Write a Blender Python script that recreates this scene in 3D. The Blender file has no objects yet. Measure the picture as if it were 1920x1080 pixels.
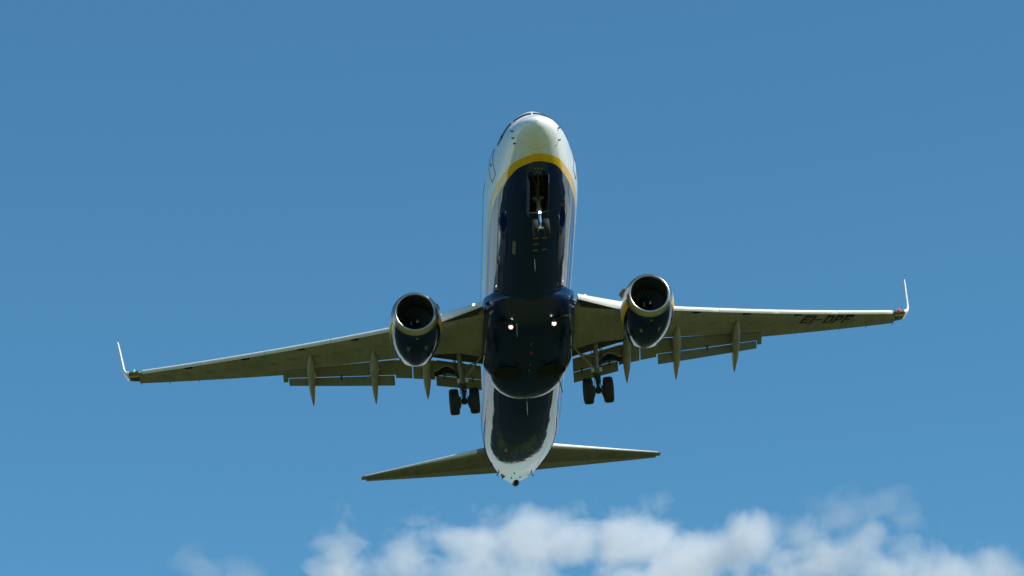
import bpy, bmesh, math, random
from math import sin, cos, pi, radians, atan2, sqrt, asin
from mathutils import Vector, Matrix
random.seed(7)
S = bpy.context.scene
COL = S.collection

# ------------------------------------------------------------------ camera
SUN_EL, SUN_AZ = 41.0, 238.0          # azimuth measured from +x towards +y (degrees)
cam = bpy.data.cameras.new("camera"); cam_o = bpy.data.objects.new("camera", cam); COL.objects.link(cam_o)
rt = Vector((-0.0228909905, -0.9950997820, -0.0961895342))
dn = Vector((0.4039166275, 0.0788067794, -0.9113950019))
fw = Vector((0.9145093551, -0.0597152866, 0.4001333827))
M = Matrix((( rt.x, -dn.x, -fw.x, 0), (rt.y, -dn.y, -fw.y, 0), (rt.z, -dn.z, -fw.z, 0), (0, 0, 0, 1)))
cam_o.matrix_world = Matrix.Translation((0, 0, 1.7)) @ M
cam.sensor_width = 36; cam.lens = 130.7257; cam.clip_start = 0.5; cam.clip_end = 60000
S.camera = cam_o

# ------------------------------------------------------------------ sky, sun, exposure
W = bpy.data.worlds.new("World"); S.world = W; W.use_nodes = True
wn, wl = W.node_tree.nodes, W.node_tree.links
wn.clear()
sky = wn.new("ShaderNodeTexSky"); sky.sky_type = 'NISHITA'; sky.sun_disc = False
sky.sun_elevation = radians(SUN_EL); sky.sun_rotation = radians(90 - SUN_AZ)
sky.altitude = 1500; sky.air_density = 1.0; sky.dust_density = 0.4; sky.ozone_density = 2.0
def wmath(op, a, b=0.0, c=0.0, clamp=False):
    n = wn.new("ShaderNodeMath"); n.operation = op; n.use_clamp = clamp
    for k, v in enumerate((a, b, c)):
        if hasattr(v, 'links'): wl.new(v, n.inputs[k])
        else: n.inputs[k].default_value = v
    return n.outputs[0]
SKY = 0.105
gain = wn.new("ShaderNodeVectorMath"); gain.operation = 'MULTIPLY'          # deep teal-blue air
wl.new(sky.outputs[0], gain.inputs[0]); gain.inputs[1].default_value = (.65*SKY, 1.23*SKY, 1.28*SKY)
tcw = wn.new("ShaderNodeTexCoord"); sw = wn.new("ShaderNodeSeparateXYZ"); wl.new(tcw.outputs['Generated'], sw.inputs[0])
# fair-weather cumulus bank round the horizon, added unseen below the frame as side fill
pz = wmath('ADD', wmath('MAXIMUM', sw.outputs[2], 0.0), .10)
cx_ = wn.new("ShaderNodeCombineXYZ")
wl.new(wmath('DIVIDE', sw.outputs[0], pz), cx_.inputs[0]); wl.new(wmath('DIVIDE', sw.outputs[1], pz), cx_.inputs[1])
wnz = wn.new("ShaderNodeTexNoise"); wl.new(cx_.outputs[0], wnz.inputs['Vector'])
wnz.inputs['Scale'].default_value = 1.1; wnz.inputs['Detail'].default_value = 7; wnz.inputs['Roughness'].default_value = .58
fade = wmath('MULTIPLY', wmath('SUBTRACT', .285, sw.outputs[2]), 9.0, clamp=True)   # gone above about 16 degrees
fade = wmath('MULTIPLY', fade, wmath('MULTIPLY_ADD', sw.outputs[0], 1.6, 1.0, clamp=True))     # bank thinned behind the viewer to dim the light on the nose
cm = wmath('MULTIPLY', wmath('MULTIPLY_ADD', wnz.outputs[0], 6.0, -2.45, clamp=True), fade)
cmx = wn.new("ShaderNodeMix"); cmx.data_type = 'RGBA'; wl.new(cm, cmx.inputs[0]); wl.new(gain.outputs[0], cmx.inputs[6])
cmx.inputs[7].default_value = (.86, .84, .82, 1)
bg = wn.new("ShaderNodeBackground"); bg.inputs[1].default_value = 1.0
wo = wn.new("ShaderNodeOutputWorld")
wl.new(cmx.outputs[2], bg.inputs[0]); wl.new(bg.outputs[0], wo.inputs[0])

sl = bpy.data.lights.new("sun", 'SUN'); sl.energy = 4.8; sl.angle = radians(0.53); sl.color = (1, .955, .88)
so = bpy.data.objects.new("sun", sl); COL.objects.link(so)
sd = Vector((cos(radians(SUN_EL))*cos(radians(SUN_AZ)), cos(radians(SUN_EL))*sin(radians(SUN_AZ)), sin(radians(SUN_EL))))
so.rotation_euler = sd.to_track_quat('Z', 'Y').to_euler(); so.location = sd * 400
S.view_settings.view_transform = 'Standard'; S.view_settings.look = 'None'
S.view_settings.exposure = 0.15; S.view_settings.gamma = 1.0
S.render.engine = 'CYCLES'
S.cycles.max_bounces = 9; S.cycles.glossy_bounces = 5; S.cycles.volume_bounces = 7
S.cycles.use_denoising = True

# ------------------------------------------------------------------ materials
class NT:
    def __init__(s, name):
        s.m = bpy.data.materials.new(name); s.m.use_nodes = True
        s.n = s.m.node_tree.nodes; s.l = s.m.node_tree.links
        s.p = s.n["Principled BSDF"]; s.out = s.n["Material Output"]
    def node(s, t, **k):
        n = s.n.new(t)
        for a, b in k.items(): setattr(n, a, b)
        return n
    def put(s, sock, v):
        if hasattr(v, 'is_linked') or hasattr(v, 'links'): s.l.new(v, sock)
        else: sock.default_value = v
    def math(s, op, a, b=0.0, c=0.0, clamp=False):
        n = s.node("ShaderNodeMath", operation=op, use_clamp=clamp)
        s.put(n.inputs[0], a); s.put(n.inputs[1], b); s.put(n.inputs[2], c)
        return n.outputs[0]
    def mix(s, f, a, b):
        n = s.node("ShaderNodeMix", data_type='RGBA')
        s.put(n.inputs[0], f); s.put(n.inputs[6], a); s.put(n.inputs[7], b)
        return n.outputs[2]
    def objco(s):
        return s.node("ShaderNodeTexCoord").outputs['Object']
    def noise(s, co, scale, detail=4, rough=.5, stretch=None):
        if stretch:
            mp = s.node("ShaderNodeMapping"); s.l.new(co, mp.inputs[0]); mp.inputs['Scale'].default_value = stretch; co = mp.outputs[0]
        n = s.node("ShaderNodeTexNoise"); s.l.new(co, n.inputs['Vector'])
        n.inputs['Scale'].default_value = scale; n.inputs['Detail'].default_value = detail; n.inputs['Roughness'].default_value = rough
        return n.outputs[0]
    def ramp(s, f, stops, interp='LINEAR'):
        n = s.node("ShaderNodeValToRGB"); n.color_ramp.interpolation = interp
        e = n.color_ramp.elements
        while len(e) < len(stops): e.new(0.5)
        for x, (p, c) in zip(e, stops): x.position = p; x.color = c if len(c) == 4 else (*c, 1)
        s.l.new(f, n.inputs[0]); return n.outputs[0]
    def bump(s, h, strength, dist):
        b = s.node("ShaderNodeBump"); b.inputs['Strength'].default_value = strength; b.inputs['Distance'].default_value = dist
        s.l.new(h, b.inputs['Height']); s.l.new(b.outputs[0], s.p.inputs['Normal'])
    def set(s, **k):
        for a, v in k.items(): s.put(s.p.inputs[a.replace('_', ' ')], v)
        return s.m

def c4(r, g, b): return (r, g, b, 1)
NAVY, YEL, WHITE = c4(.0034, .024, .115), c4(.80, .47, .008), c4(.80, .80, .79)

def simple(name, col, rough=.5, metal=0., var=.15, scale=3., stretch=None, spec=.5, bump=0):
    t = NT(name); co = t.objco()
    n = t.noise(co, scale, 5, .6, stretch)
    lo = tuple(x*(1-var) for x in col[:3]); hi = tuple(min(1, x*(1+var)) for x in col[:3])
    t.set(Base_Color=t.ramp(n, [(.3, lo), (.7, hi)]), Roughness=rough, Metallic=metal, Specular_IOR_Level=spec)
    if bump: t.bump(n, .3, bump)
    return t.m

def curve(t, val, pts, x0, x1, y0, y1):
    """piecewise curve through pts via Float Curve node"""
    nrm = t.node("ShaderNodeMapRange"); t.l.new(val, nrm.inputs[0])
    nrm.inputs[1].default_value = x0; nrm.inputs[2].default_value = x1
    fc = t.node("ShaderNodeFloatCurve"); cv = fc.mapping.curves[0]
    P = [((x-x0)/(x1-x0), (y-y0)/(y1-y0)) for x, y in pts]
    while len(cv.points) < len(P): cv.points.new(.5, .5)
    for q, p in zip(cv.points, P): q.location = p; q.handle_type = 'AUTO_CLAMPED'
    fc.mapping.use_clip = False; fc.mapping.update()
    t.l.new(nrm.outputs[0], fc.inputs['Value'])
    return t.math('MULTIPLY_ADD', fc.outputs[0], y1-y0, y0)

def step(t, d, w=.006):
    n = t.node("ShaderNodeMapRange"); t.l.new(d, n.inputs[0])
    n.inputs[1].default_value = -w; n.inputs[2].default_value = w
    return n.outputs[0]

def line(t, val, at, w):                       # 1 on a thin line, 0 elsewhere
    return t.math('LESS_THAN', t.math('ABSOLUTE', t.math('SUBTRACT', val, at)), w)

def fuselage_paint():
    t = NT("fuselage_paint")
    uv = t.node("ShaderNodeUVMap"); uv.uv_map = "girth"
    sp = t.node("ShaderNodeSeparateXYZ"); t.l.new(uv.outputs[0], sp.inputs[0])
    U = sp.outputs[0]; V = sp.outputs[1]       # U = station x / 40 , V = girth from keel / 8
    x = t.math('MULTIPLY', U, 40); s = t.math('MULTIPLY', V, 8)
    # boundary girth height as a function of station: navy when s < hi(x), yellow when s < ho(x)
    outer = [(0, 1.18), (.12, 1.205), (.26, 1.28), (.66, 1.66), (.92, 2.0), (1.22, 2.5), (1.5, 3.1), (1.78, 3.8), (2.1, 5.0), (2.3, 6.4), (2.43, 8.5), (2.5, 12), (2.53, 39), (3, 42)]
    inner = [(0, 1.56), (.12, 1.585), (.26, 1.67), (.66, 2.08), (.92, 2.47), (1.16, 2.98), (1.40, 3.6), (1.62, 4.27), (1.84, 5.15), (2.06, 6.3), (2.25, 8.5), (2.33, 11), (2.36, 14), (2.40, 39), (3, 42)]
    xo = curve(t, s, outer, 0, 3, 0, 42); xi = curve(t, s, inner, 0, 3, 0, 42)
    my = step(t, t.math('SUBTRACT', x, xo), .01); mn = step(t, t.math('SUBTRACT', x, xi), .01)
    co = t.objco()
    n1 = t.noise(co, 1.2, 5, .6, (.25, 1, 1))
    n2 = t.noise(co, 9, 4, .6, (.12, 1, 1))
    wh = t.ramp(n2, [(.25, (.76, .76, .75)), (.6, (.81, .81, .80))])
    nv = t.ramp(n1, [(.3, (.0024, .018, .078)), (.7, (.0036, .023, .098))])
    c = t.mix(my, wh, YEL); c = t.mix(mn, c, nv)
    # skin joints: thin darker butt lines at frames, radome joint, lap joints
    jl = line(t, x, .95, .006)
    for X in (2.75, 4.3, 5.6, 7.2, 8.9, 10.4, 11.9, 13.0, 24.3, 26.2, 28.2, 30.0, 31.9, 33.6, 35.6): jl = t.math('MAXIMUM', jl, line(t, x, X, .007))
    for Y in (1.05, 2.62, 3.9): jl = t.math('MAXIMUM', jl, t.math('MULTIPLY', line(t, s, Y, .005), t.math('GREATER_THAN', x, .95)))
    c = t.mix(t.math('MULTIPLY', jl, .55), c, c4(.055, .062, .070))
    st = t.noise(co, 5, 4, .7, (.03, 1.6, 1.6))
    c = t.mix(t.math('MULTIPLY', t.math('MULTIPLY', t.ramp(st, [(.5, (0, 0, 0)), (.72, (1, 1, 1))]), mn), .35), c, c4(.022, .026, .028))
    r = t.math('MULTIPLY_ADD', n2, .05, t.math('MULTIPLY', t.ramp(st, [(.45, (0, 0, 0)), (.75, (1, 1, 1))]), .10))
    # faint skin waviness between frames and stringers
    wv = t.noise(co, 2.0, 2, .5, (1.0, 1.6, 1.6))
    h = wv
    t.bump(h, .10, .03)
    return t.set(Base_Color=c, Roughness=r, Specular_IOR_Level=.45)

def nacelle_paint():
    t = NT("nacelle_paint"); co = t.objco()
    sp = t.node("ShaderNodeSeparateXYZ"); t.l.new(co, sp.inputs[0])
    x, z = sp.outputs[0], sp.outputs[2]
    zr = t.math('ADD', z, 2.13)
    b_hi = t.math('MULTIPLY_ADD', t.math('SUBTRACT', x, 13.0), .03, -.20)
    b_lo = t.math('MULTIPLY_ADD', t.math('SUBTRACT', x, 13.0), .03, -.42)
    my = step(t, t.math('SUBTRACT', b_hi, zr)); mn = step(t, t.math('SUBTRACT', b_lo, zr))
    n = t.noise(co, 4, 5, .6, (.3, 1, 1))
    c = t.mix(my, t.ramp(n, [(.3, (.74, .74, .73)), (.6, (.8, .8, .79))]), YEL)
    c = t.mix(mn, c, t.ramp(n, [(.3, (.0022, .014, .055)), (.7, (.0032, .019, .072))]))
    jl = t.math('MAXIMUM', line(t, x, 14.55, .008), line(t, x, 15.9, .008))
    c = t.mix(t.math('MULTIPLY', jl, .6), c, c4(.02, .02, .02))
    t.bump(t.noise(co, 2.2, 2, .5), .15, .03)
    return t.set(Base_Color=c, Roughness=t.math('MULTIPLY_ADD', n, .12, .05), Specular_IOR_Level=.45)

def wing_paint(name, base=(.28, .29, .26)):
    t = NT(name); co = t.objco()
    n = t.noise(co, 2.2, 6, .65, (.35, 1, 1)); f = t.noise(co, 7, 5, .65, (.12, 1.2, 1)); g = t.noise(co, .9, 3, .5)
    c = t.ramp(n, [(.25, tuple(x*.80 for x in base)), (.5, base), (.75, tuple(x*1.10 for x in base))])
    streak = t.ramp(f, [(.45, (0, 0, 0)), (.75, (1, 1, 1))])
    c = t.mix(t.math('MULTIPLY', streak, .42), c, c4(.10, .10, .085))
    sm = t.noise(co, .55, 4, .65); c = t.mix(t.math('MULTIPLY', t.ramp(sm, [(.48, (0, 0, 0)), (.68, (1, 1, 1))]), .30), c, c4(.115, .115, .095))
    br = t.node("ShaderNodeTexBrick"); t.l.new(co, br.inputs['Vector']); br.inputs['Scale'].default_value = .8
    br.inputs['Mortar Size'].default_value = .006; br.inputs['Mortar Smooth'].default_value = .3
    br.inputs['Brick Width'].default_value = 2.2; br.inputs['Row Height'].default_value = .62
    rot = t.node("ShaderNodeMapping"); t.l.new(co, rot.inputs[0]); rot.inputs['Rotation'].default_value = (0, 0, radians(62)); 
    t.l.new(rot.outputs[0], br.inputs['Vector'])
    c = t.mix(t.math('MULTIPLY', br.outputs['Fac'], .35), c, c4(.08, .08, .06))
    return t.set(Base_Color=c, Roughness=t.math('MULTIPLY_ADD', g, .25, .34), Specular_IOR_Level=.4)

def emit(name, col, strength):
    t = NT(name)
    return t.set(Base_Color=c4(*col), Emission_Color=c4(*col), Emission_Strength=strength, Roughness=.3)

M_FUS = fuselage_paint(); M_NAC = nacelle_paint(); M_WING = wing_paint("wing_grey_paint")
M_FLAP = wing_paint("flap_grey_paint", (.16, .163, .135)); M_FAIR = wing_paint("fairing_grey_paint", (.31, .315, .27))
M_STAB = wing_paint("tailplane_grey_paint", (.22, .228, .195))
M_SLAT = simple("slat_pale_grey_paint", (.72, .705, .67), .38, .08, .06, 5, (.3, 1, 1))
M_LIP = simple("inlet_lip_polished_metal", (.40, .375, .34), .30, 1., .10, 4)
M_DUCT = simple("inlet_duct_grey", (.035, .044, .052), .5, 0, .15, 6)
M_FAN = simple("fan_blade_titanium", (.10, .115, .125), .4, .4, .2, 8)
M_BLACK = simple("black_satin", (.006, .007, .008), .5, 0, .2, 6, spec=.25)
M_TYRE = simple("tyre_rubber", (.014, .015, .017), .75, 0, .25, 14, bump=.004)
M_RIM = simple("wheel_rim_grey", (.35, .36, .36), .4, .4, .15, 8)
M_GEAR = simple("landing_gear_grey_paint", (.21, .215, .19), .42, .1, .22, 9)
M_GDARK = simple("gear_dark_metal", (.06, .06, .055), .5, .5, .3, 12)
M_CHROME = simple("oleo_chrome", (.7, .7, .7), .15, 1., .05, 4)
M_WHITE = simple("white_gloss_paint", (.80, .80, .79), .18, 0, .04, 4)
M_NAVY = simple("navy_gloss_paint", NAVY, .12, 0, .2, 3)
M_YEL = simple("yellow_gloss_paint", YEL, .22, 0, .06, 3)
M_GLASS = simple("cockpit_glass", (.012, .016, .022), .06, 0, .1, 2, spec=.7)
M_DOOR = simple("gear_door_sky_sheen", (.085, .115, .175), .12, 0, .2, 5)  # navy doors painted paler to carry the sky's grazing reflection
M_SEAL = simple("dark_seal", (.03, .033, .036), .6, 0, .2, 9)
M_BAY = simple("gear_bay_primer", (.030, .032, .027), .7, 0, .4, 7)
M_TAN = simple("tan_placard", (.19, .175, .12), .5, 0, .15, 10)
M_TITAN = simple("exhaust_titanium", (.16, .14, .12), .4, .9, .2, 5)
M_LAMP = emit("landing_lamp_glow", (1, .84, .76), 14)
M_LAMP2 = emit("wing_root_lamp_glow", (1, .90, .80), 4)
M_HALO = emit("lamp_halo_glow", (1, .52, .38), .55)  # warm emission imitating the glare around the landing lamps
M_RED = emit("red_navigation_glow", (1, .03, .05), .9)
M_GREEN = emit("green_navigation_glow", (.08, 1, .42), .7)

# ------------------------------------------------------------------ mesh helpers
def link(name, me, mat, parent=None, smooth=True, angle=35, label=None):
    o = bpy.data.objects.new(name, me); COL.objects.link(o)
    if mat: me.materials.append(mat)
    if smooth:
        me.shade_smooth(); me.set_sharp_from_angle(angle=radians(angle))
    if parent: o.parent = parent
    if label: o['label'] = label
    return o

class MB:
    def __init__(s): s.v = []; s.f = []; s.uv = None
    def add(s, vs, fs):
        k = len(s.v); s.v += [tuple(p) for p in vs]; s.f += [tuple(i+k for i in f) for f in fs]
    def loft(s, rings, close=True, cap0=True, cap1=True):
        n = len(rings[0]); vs = [p for r in rings for p in r]; fs = []
        for i in range(len(rings)-1):
            for j in range(n if close else n-1):
                a = i*n+j; b = i*n+(j+1) % n
                fs.append((a, b, b+n, a+n))
        if cap0: fs.append(tuple(range(n))[::-1])
        if cap1: fs.append(tuple(range((len(rings)-1)*n, len(rings)*n)))
        s.add(vs, fs)
    def tube(s, pts, rad, n=12, cap=True):
        pts = [Vector(p) for p in pts]
        if not hasattr(rad, '__len__'): rad = [rad]*len(pts)
        rings = []
        up = None
        for i, p in enumerate(pts):
            d = (pts[min(i+1, len(pts)-1)]-pts[max(i-1, 0)]).normalized()
            if up is None or abs(d.dot(up)) > .98: up = Vector((0, 0, 1)) if abs(d.z) < .9 else Vector((1, 0, 0))
            u = d.cross(up).normalized(); w = u.cross(d)
            up = w
            rings.append([p+(u*cos(2*pi*k/n)+w*sin(2*pi*k/n))*rad[i] for k in range(n)])
        s.loft(rings, True, cap, cap)
    def box(s, c, size, rot=None, taper=1.0):
        c = Vector(c); hx, hy, hz = (q/2 for q in size)
        vs = [Vector((x*hx*(taper if z > 0 else 1), y*hy*(taper if z > 0 else 1), z*hz)) for z in (-1, 1) for y in (-1, 1) for x in (-1, 1)]
        if rot is not None: vs = [rot @ v for v in vs]
        s.add([c+v for v in vs], [(0, 1, 3, 2), (4, 6, 7, 5), (0, 4, 5, 1), (2, 3, 7, 6), (0, 2, 6, 4), (1, 5, 7, 3)])
    def lathe(s, prof, c, axis='y', n=40):
        """prof = [(offset along axis, radius)]"""
        c = Vector(c); rings = []
        for o, r in prof:
            ring = []
            for k in range(n):
                a = 2*pi*k/n
                if axis == 'y': ring.append(c+Vector((r*cos(a), o, r*sin(a))))
                elif axis == 'x': ring.append(c+Vector((o, r*cos(a), r*sin(a))))
                else: ring.append(c+Vector((r*cos(a), r*sin(a), o)))
            rings.append(ring)
        s.loft(rings)
    def build(s, name, mat, parent=None, smooth=True, angle=35, bevel=0, label=None):
        me = bpy.data.meshes.new(name); me.from_pydata(s.v, [], s.f); me.update()
        bm = bmesh.new(); bm.from_mesh(me)
        bmesh.ops.remove_doubles(bm, verts=bm.verts, dist=1e-5)
        bmesh.ops.recalc_face_normals(bm, faces=bm.faces)
        if bevel: bmesh.ops.bevel(bm, geom=[e for e in bm.edges if e.is_manifold and e.calc_face_angle(0) > .6], offset=bevel, segments=2, affect='EDGES', profile=.6)
        bm.to_mesh(me); bm.free()
        return link(name, me, mat, parent, smooth, angle, label)

def interp(T, x):
    if x <= T[0][0]: return T[0][1]
    for (a, p), (b, q) in zip(T, T[1:]):
        if x <= b: return p+(q-p)*(x-a)/(b-a)
    return T[-1][1]

def pch(T, x):
    n = len(T); xs = [p[0] for p in T]; ys = [p[1] for p in T]
    h = [xs[i+1]-xs[i] for i in range(n-1)]; dl = [(ys[i+1]-ys[i])/h[i] for i in range(n-1)]
    m = [0.0]*n
    for i in range(1, n-1):
        if dl[i-1]*dl[i] > 0:
            w1 = 2*h[i]+h[i-1]; w2 = h[i]+2*h[i-1]; m[i] = (w1+w2)/(w1/dl[i-1]+w2/dl[i])
    m[0] = dl[0]*1.3; m[-1] = dl[-1]
    x = min(max(x, xs[0]), xs[-1]); i = 0
    while i < n-2 and x > xs[i+1]: i += 1
    t = (x-xs[i])/h[i]
    return (2*t**3-3*t*t+1)*ys[i]+(t**3-2*t*t+t)*h[i]*m[i]+(-2*t**3+3*t*t)*ys[i+1]+(t**3-t*t)*h[i]*m[i+1]

# ------------------------------------------------------------------ ground (outside the frame, lights and mirrors in the belly)
def ground_mat():
    t = NT("airfield_grass"); co = t.objco()
    a = t.noise(co, .012, 6, .6); b = t.noise(co, .35, 5, .6)
    c = t.mix(a, c4(.118, .135, .036), c4(.175, .163, .054))
    c = t.mix(t.math('MULTIPLY', b, .5), c, c4(.055, .075, .014))
    sp = t.node("ShaderNodeSeparateXYZ"); t.l.new(co, sp.inputs[0])
    far = t.math('MULTIPLY_ADD', t.math('SUBTRACT', sp.outputs[0], 178), .025, t.math('MULTIPLY_ADD', a, 1.2, -.6), clamp=True)
    c = t.mix(far, c, t.mix(b, c4(.010, .016, .010), c4(.020, .028, .016)))
    return t.set(Base_Color=c, Roughness=.95, Specular_IOR_Level=.1)
mb = MB()
N = 48; R0 = [0, 60, 150, 300, 600, 1200, 2500, 6000, 14000]
mb.v.append((0, 0, 0))
for r in R0[1:]:
    for k in range(N): mb.v.append((r*cos(2*pi*k/N), r*sin(2*pi*k/N), 0))
for k in range(N): mb.f.append((0, 1+k, 1+(k+1) % N))
for i in range(len(R0)-2):
    for k in range(N):
        a = 1+i*N+k; b = 1+i*N+(k+1) % N
        mb.f.append((a, a+N, b+N, b))
g = mb.build("ground", ground_mat(), smooth=False); g['kind'] = 'structure'

mh = simple("tree_line_green", (.030, .042, .016), .95, 0, .4, .02, spec=.1)
mb = MB(); n = 720; r2 = random.Random(3)
prof = []; hh = 12.
ph = [r2.uniform(0, 6.28) for _ in range(12)]
for k in range(n):
    a = 2*pi*k/n
    base = 19+8*sin(3*a+ph[0])+4*sin(7*a+ph[1])+3*sin(17*a+ph[2])+3*sin(41*a+ph[3])
    prof.append(max(4, base+r2.uniform(-4, 5)))
rings = []
for f, r in ((0, 640), (.75, 655), (1, 672), (.9, 700), (0, 800)):
    rings.append([((r+12*sin(29*2*pi*k/n))*cos(2*pi*k/n), (r+12*sin(29*2*pi*k/n))*sin(2*pi*k/n), -.5+prof[k]*f) for k in range(n)])
mb.loft(rings, True, False, False)
h = mb.build("tree_line", mh, angle=80); h['kind'] = 'structure'  # unseen ring of trees, raised to darken the horizon mirrored in the belly

# ------------------------------------------------------------------ airliner root
root = bpy.data.objects.new("airliner", None); COL.objects.link(root)
root['label'] = "white and navy twin engine passenger jet with yellow stripe flying overhead, wheels and flaps down"
root['category'] = "airplane"
root.location = (126.8943, -9.8993, 64.8460); root.rotation_euler = (0, radians(2.5), 0)

# ---- fuselage : x aft, y starboard, z up
TOP = [(0,-.75),(.08,-.58),(.25,-.44),(.5,-.28),(.9,-.07),(1.3,.12),(1.62,.30),(2.0,.62),(2.35,.907),(2.7,1.106),(3.0,1.219),(3.4,1.345),(4.2,1.541),(5.2,1.735),(6.5,1.86),(8,1.88),(32,1.88),(34,1.80),(36,1.55),(37.4,1.2),(38.0,.98)]
MID = [(0,-.75),(.5,-.68),(1,-.60),(2.,-.43),(3.5,-.25),(5.5,-.10),(8,0),(24,0),(27,-.22),(30,-.36),(34,-.09),(36,.1),(38,.65)]
WID = [(0,0),(.08,.22),(.25,.44),(.5,.64),(.9,.84),(1.3,.965),(2,1.15),(2.8,1.325),(3.6,1.47),(5,1.705),(6.5,1.845),(7.5,1.88),(24,1.88),(26,1.855),(28,1.81),(30,1.72),(32,1.52),(34,1.156),(36,.69),(37.4,.346),(38,.19)]
BOT = [(0,-.75),(.08,-.93),(.25,-1.09),(.5,-1.26),(.9,-1.46),(1.3,-1.62),(2,-1.82),(2.8,-1.97),(3.6,-2.067),(5,-2.125),(6,-2.13),(24,-2.13),(26,-1.995),(28,-1.723),(30,-1.352),(32,-.926),(34,-.444),(36,.072),(37.4,.417),(38.0,.55)]
def sec(x):
    t = pch(TOP, x); b = pch(BOT, x); w = max(pch(WID, x), 0.0); m = min(max(pch(MID, x), b), t)
    return t, b, w, m
PU = [(0, 2), (.5, 1.93), (1.2, 1.67), (2.2, 1.68), (3, 1.68), (4.5, 1.77), (6.5, 1.90), (8, 2), (40, 2)]   # squareness of the upper lobe
PL = [(0, 2), (.5, 1.85), (1.2, 1.75), (2.2, 1.8), (3.5, 1.95), (5, 2), (40, 2)]                               # and of the lower lobe
def fraw(x, a):
    t, b, w, m = sec(x); c, d = cos(a), sin(a); p = pch(PU, x) if c >= 0 else pch(PL, x)
    e = 2/p
    return Vector((x, w*math.copysign(abs(d)**e, d), m+((t-m) if c >= 0 else (m-b))*math.copysign(abs(c)**e, c)))
def fpt(x, a, off=0.0):
    """fuselage surface point; a = 0 crown, 180 keel, + starboard (degrees)"""
    a = radians(a); p = fraw(x, a)
    if off:
        e = .02; d = radians(.5)
        nrm = (fraw(x+e, a)-fraw(x-e, a)).cross(fraw(x, a+d)-fraw(x, a-d))
        if nrm.length > 1e-9:
            nrm.normalize()
            if nrm.dot(p-Vector((x, 0, sec(x)[3]))) < 0: nrm = -nrm
            p = p+nrm*off
    return p
xs = [0, .008, .02, .04, .06, .08, .11, .15, .2, .25, .32, .4]+[.5+.1*i for i in range(60)]+[6.5+.5*i for i in range(35)]+[24+.25*i for i in range(57)]
NF = 128
mb = MB(); rings = []; gir = []
for x in xs:
    ring = [fpt(x, 360*k/NF) for k in range(NF)]
    rings.append(ring)
    # girth from keel
    g_ = [0.0]*NF; acc = 0.0
    for k in range(NF//2, NF):
        if k > NF//2: acc += (ring[k]-ring[k-1]).length
        g_[k] = acc; g_[(NF-k) % NF] = acc
    g_[0] = acc+(ring[0]-ring[NF-1]).length
    gir.append(g_)
n = NF; verts = [p for r in rings for p in r]; faces = []
for i in range(len(rings)-1):
    for j in range(n):
        a = i*n+j; b = i*n+(j+1) % n; faces.append((a, b, b+n, a+n))
faces.append(tuple(range((len(rings)-1)*n, len(rings)*n)))
me = bpy.data.meshes.new("fuselage"); me.from_pydata(verts, [], faces); me.update()
uvl = me.uv_layers.new(name="girth")
for lp in me.loops:
    i, j = divmod(lp.vertex_index, n)
    uvl.data[lp.index].uv = (xs[i]/40, gir[i][j]/8)
bm = bmesh.new(); bm.from_mesh(me); bmesh.ops.recalc_face_normals(bm, faces=bm.faces); bm.to_mesh(me); bm.free()
fus = link("fuselage", me, M_FUS, root, True, 40)
# nose gear bay cut out of the keel
cut = MB()
cut.box((3.72, 0, -2.0), (2.70, .80, 1.3)); cutter = cut.build("bay_cutter", None, None, False)
md = fus.modifiers.new("bay", 'BOOLEAN'); md.operation = 'DIFFERENCE'; md.object = cutter; md.solver = 'EXACT'
dg = bpy.context.evaluated_depsgraph_get()
cutter.matrix_world = root.matrix_basis; dg.update()
ne = bpy.data.meshes.new_from_object(fus.evaluated_get(dg))
fus.modifiers.clear(); fus.data = ne; ne.shade_smooth(); ne.set_sharp_from_angle(angle=radians(40))
bpy.data.objects.remove(cutter)
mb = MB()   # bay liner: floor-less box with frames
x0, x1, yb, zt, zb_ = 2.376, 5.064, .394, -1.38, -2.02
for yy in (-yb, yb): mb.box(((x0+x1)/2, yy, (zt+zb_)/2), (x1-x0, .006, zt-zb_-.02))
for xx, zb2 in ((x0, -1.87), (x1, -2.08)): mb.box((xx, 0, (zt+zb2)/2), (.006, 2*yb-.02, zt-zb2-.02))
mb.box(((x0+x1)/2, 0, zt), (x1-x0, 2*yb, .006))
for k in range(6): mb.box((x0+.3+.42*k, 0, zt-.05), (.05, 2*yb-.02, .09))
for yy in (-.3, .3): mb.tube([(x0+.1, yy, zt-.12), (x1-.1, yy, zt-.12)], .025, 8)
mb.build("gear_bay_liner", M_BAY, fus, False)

def patch(x_a, off, nu=10, nv=8, thick=.0):
    """curved patch: x_a = four (x, angle) corners in order"""
    (a, b, c, d) = x_a; mb = MB(); V = []
    for i in range(nu+1):
        u = i/nu
        for j in range(nv+1):
            v = j/nv
            px = (a[0]*(1-u)+b[0]*u)*(1-v)+(d[0]*(1-u)+c[0]*u)*v
            pa = (a[1]*(1-u)+b[1]*u)*(1-v)+(d[1]*(1-u)+c[1]*u)*v
            V.append(fpt(px, pa, off))
    mb.add(V, [(i*(nv+1)+j, (i+1)*(nv+1)+j, (i+1)*(nv+1)+j+1, i*(nv+1)+j+1) for i in range(nu) for j in range(nv)])
    return mb
def rim(x_a, w, off, h=.012, n=14):
    """closed outline strip round a patch"""
    mb = MB(); P = []
    for q in range(4):
        a, b = x_a[q], x_a[(q+1) % 4]
        for i in range(n):
            u = i/n; P.append(fpt(a[0]+(b[0]-a[0])*u, a[1]+(b[1]-a[1])*u, off))
    mb.tube(P+[P[0]], w, 6, False)
    return mb
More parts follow.
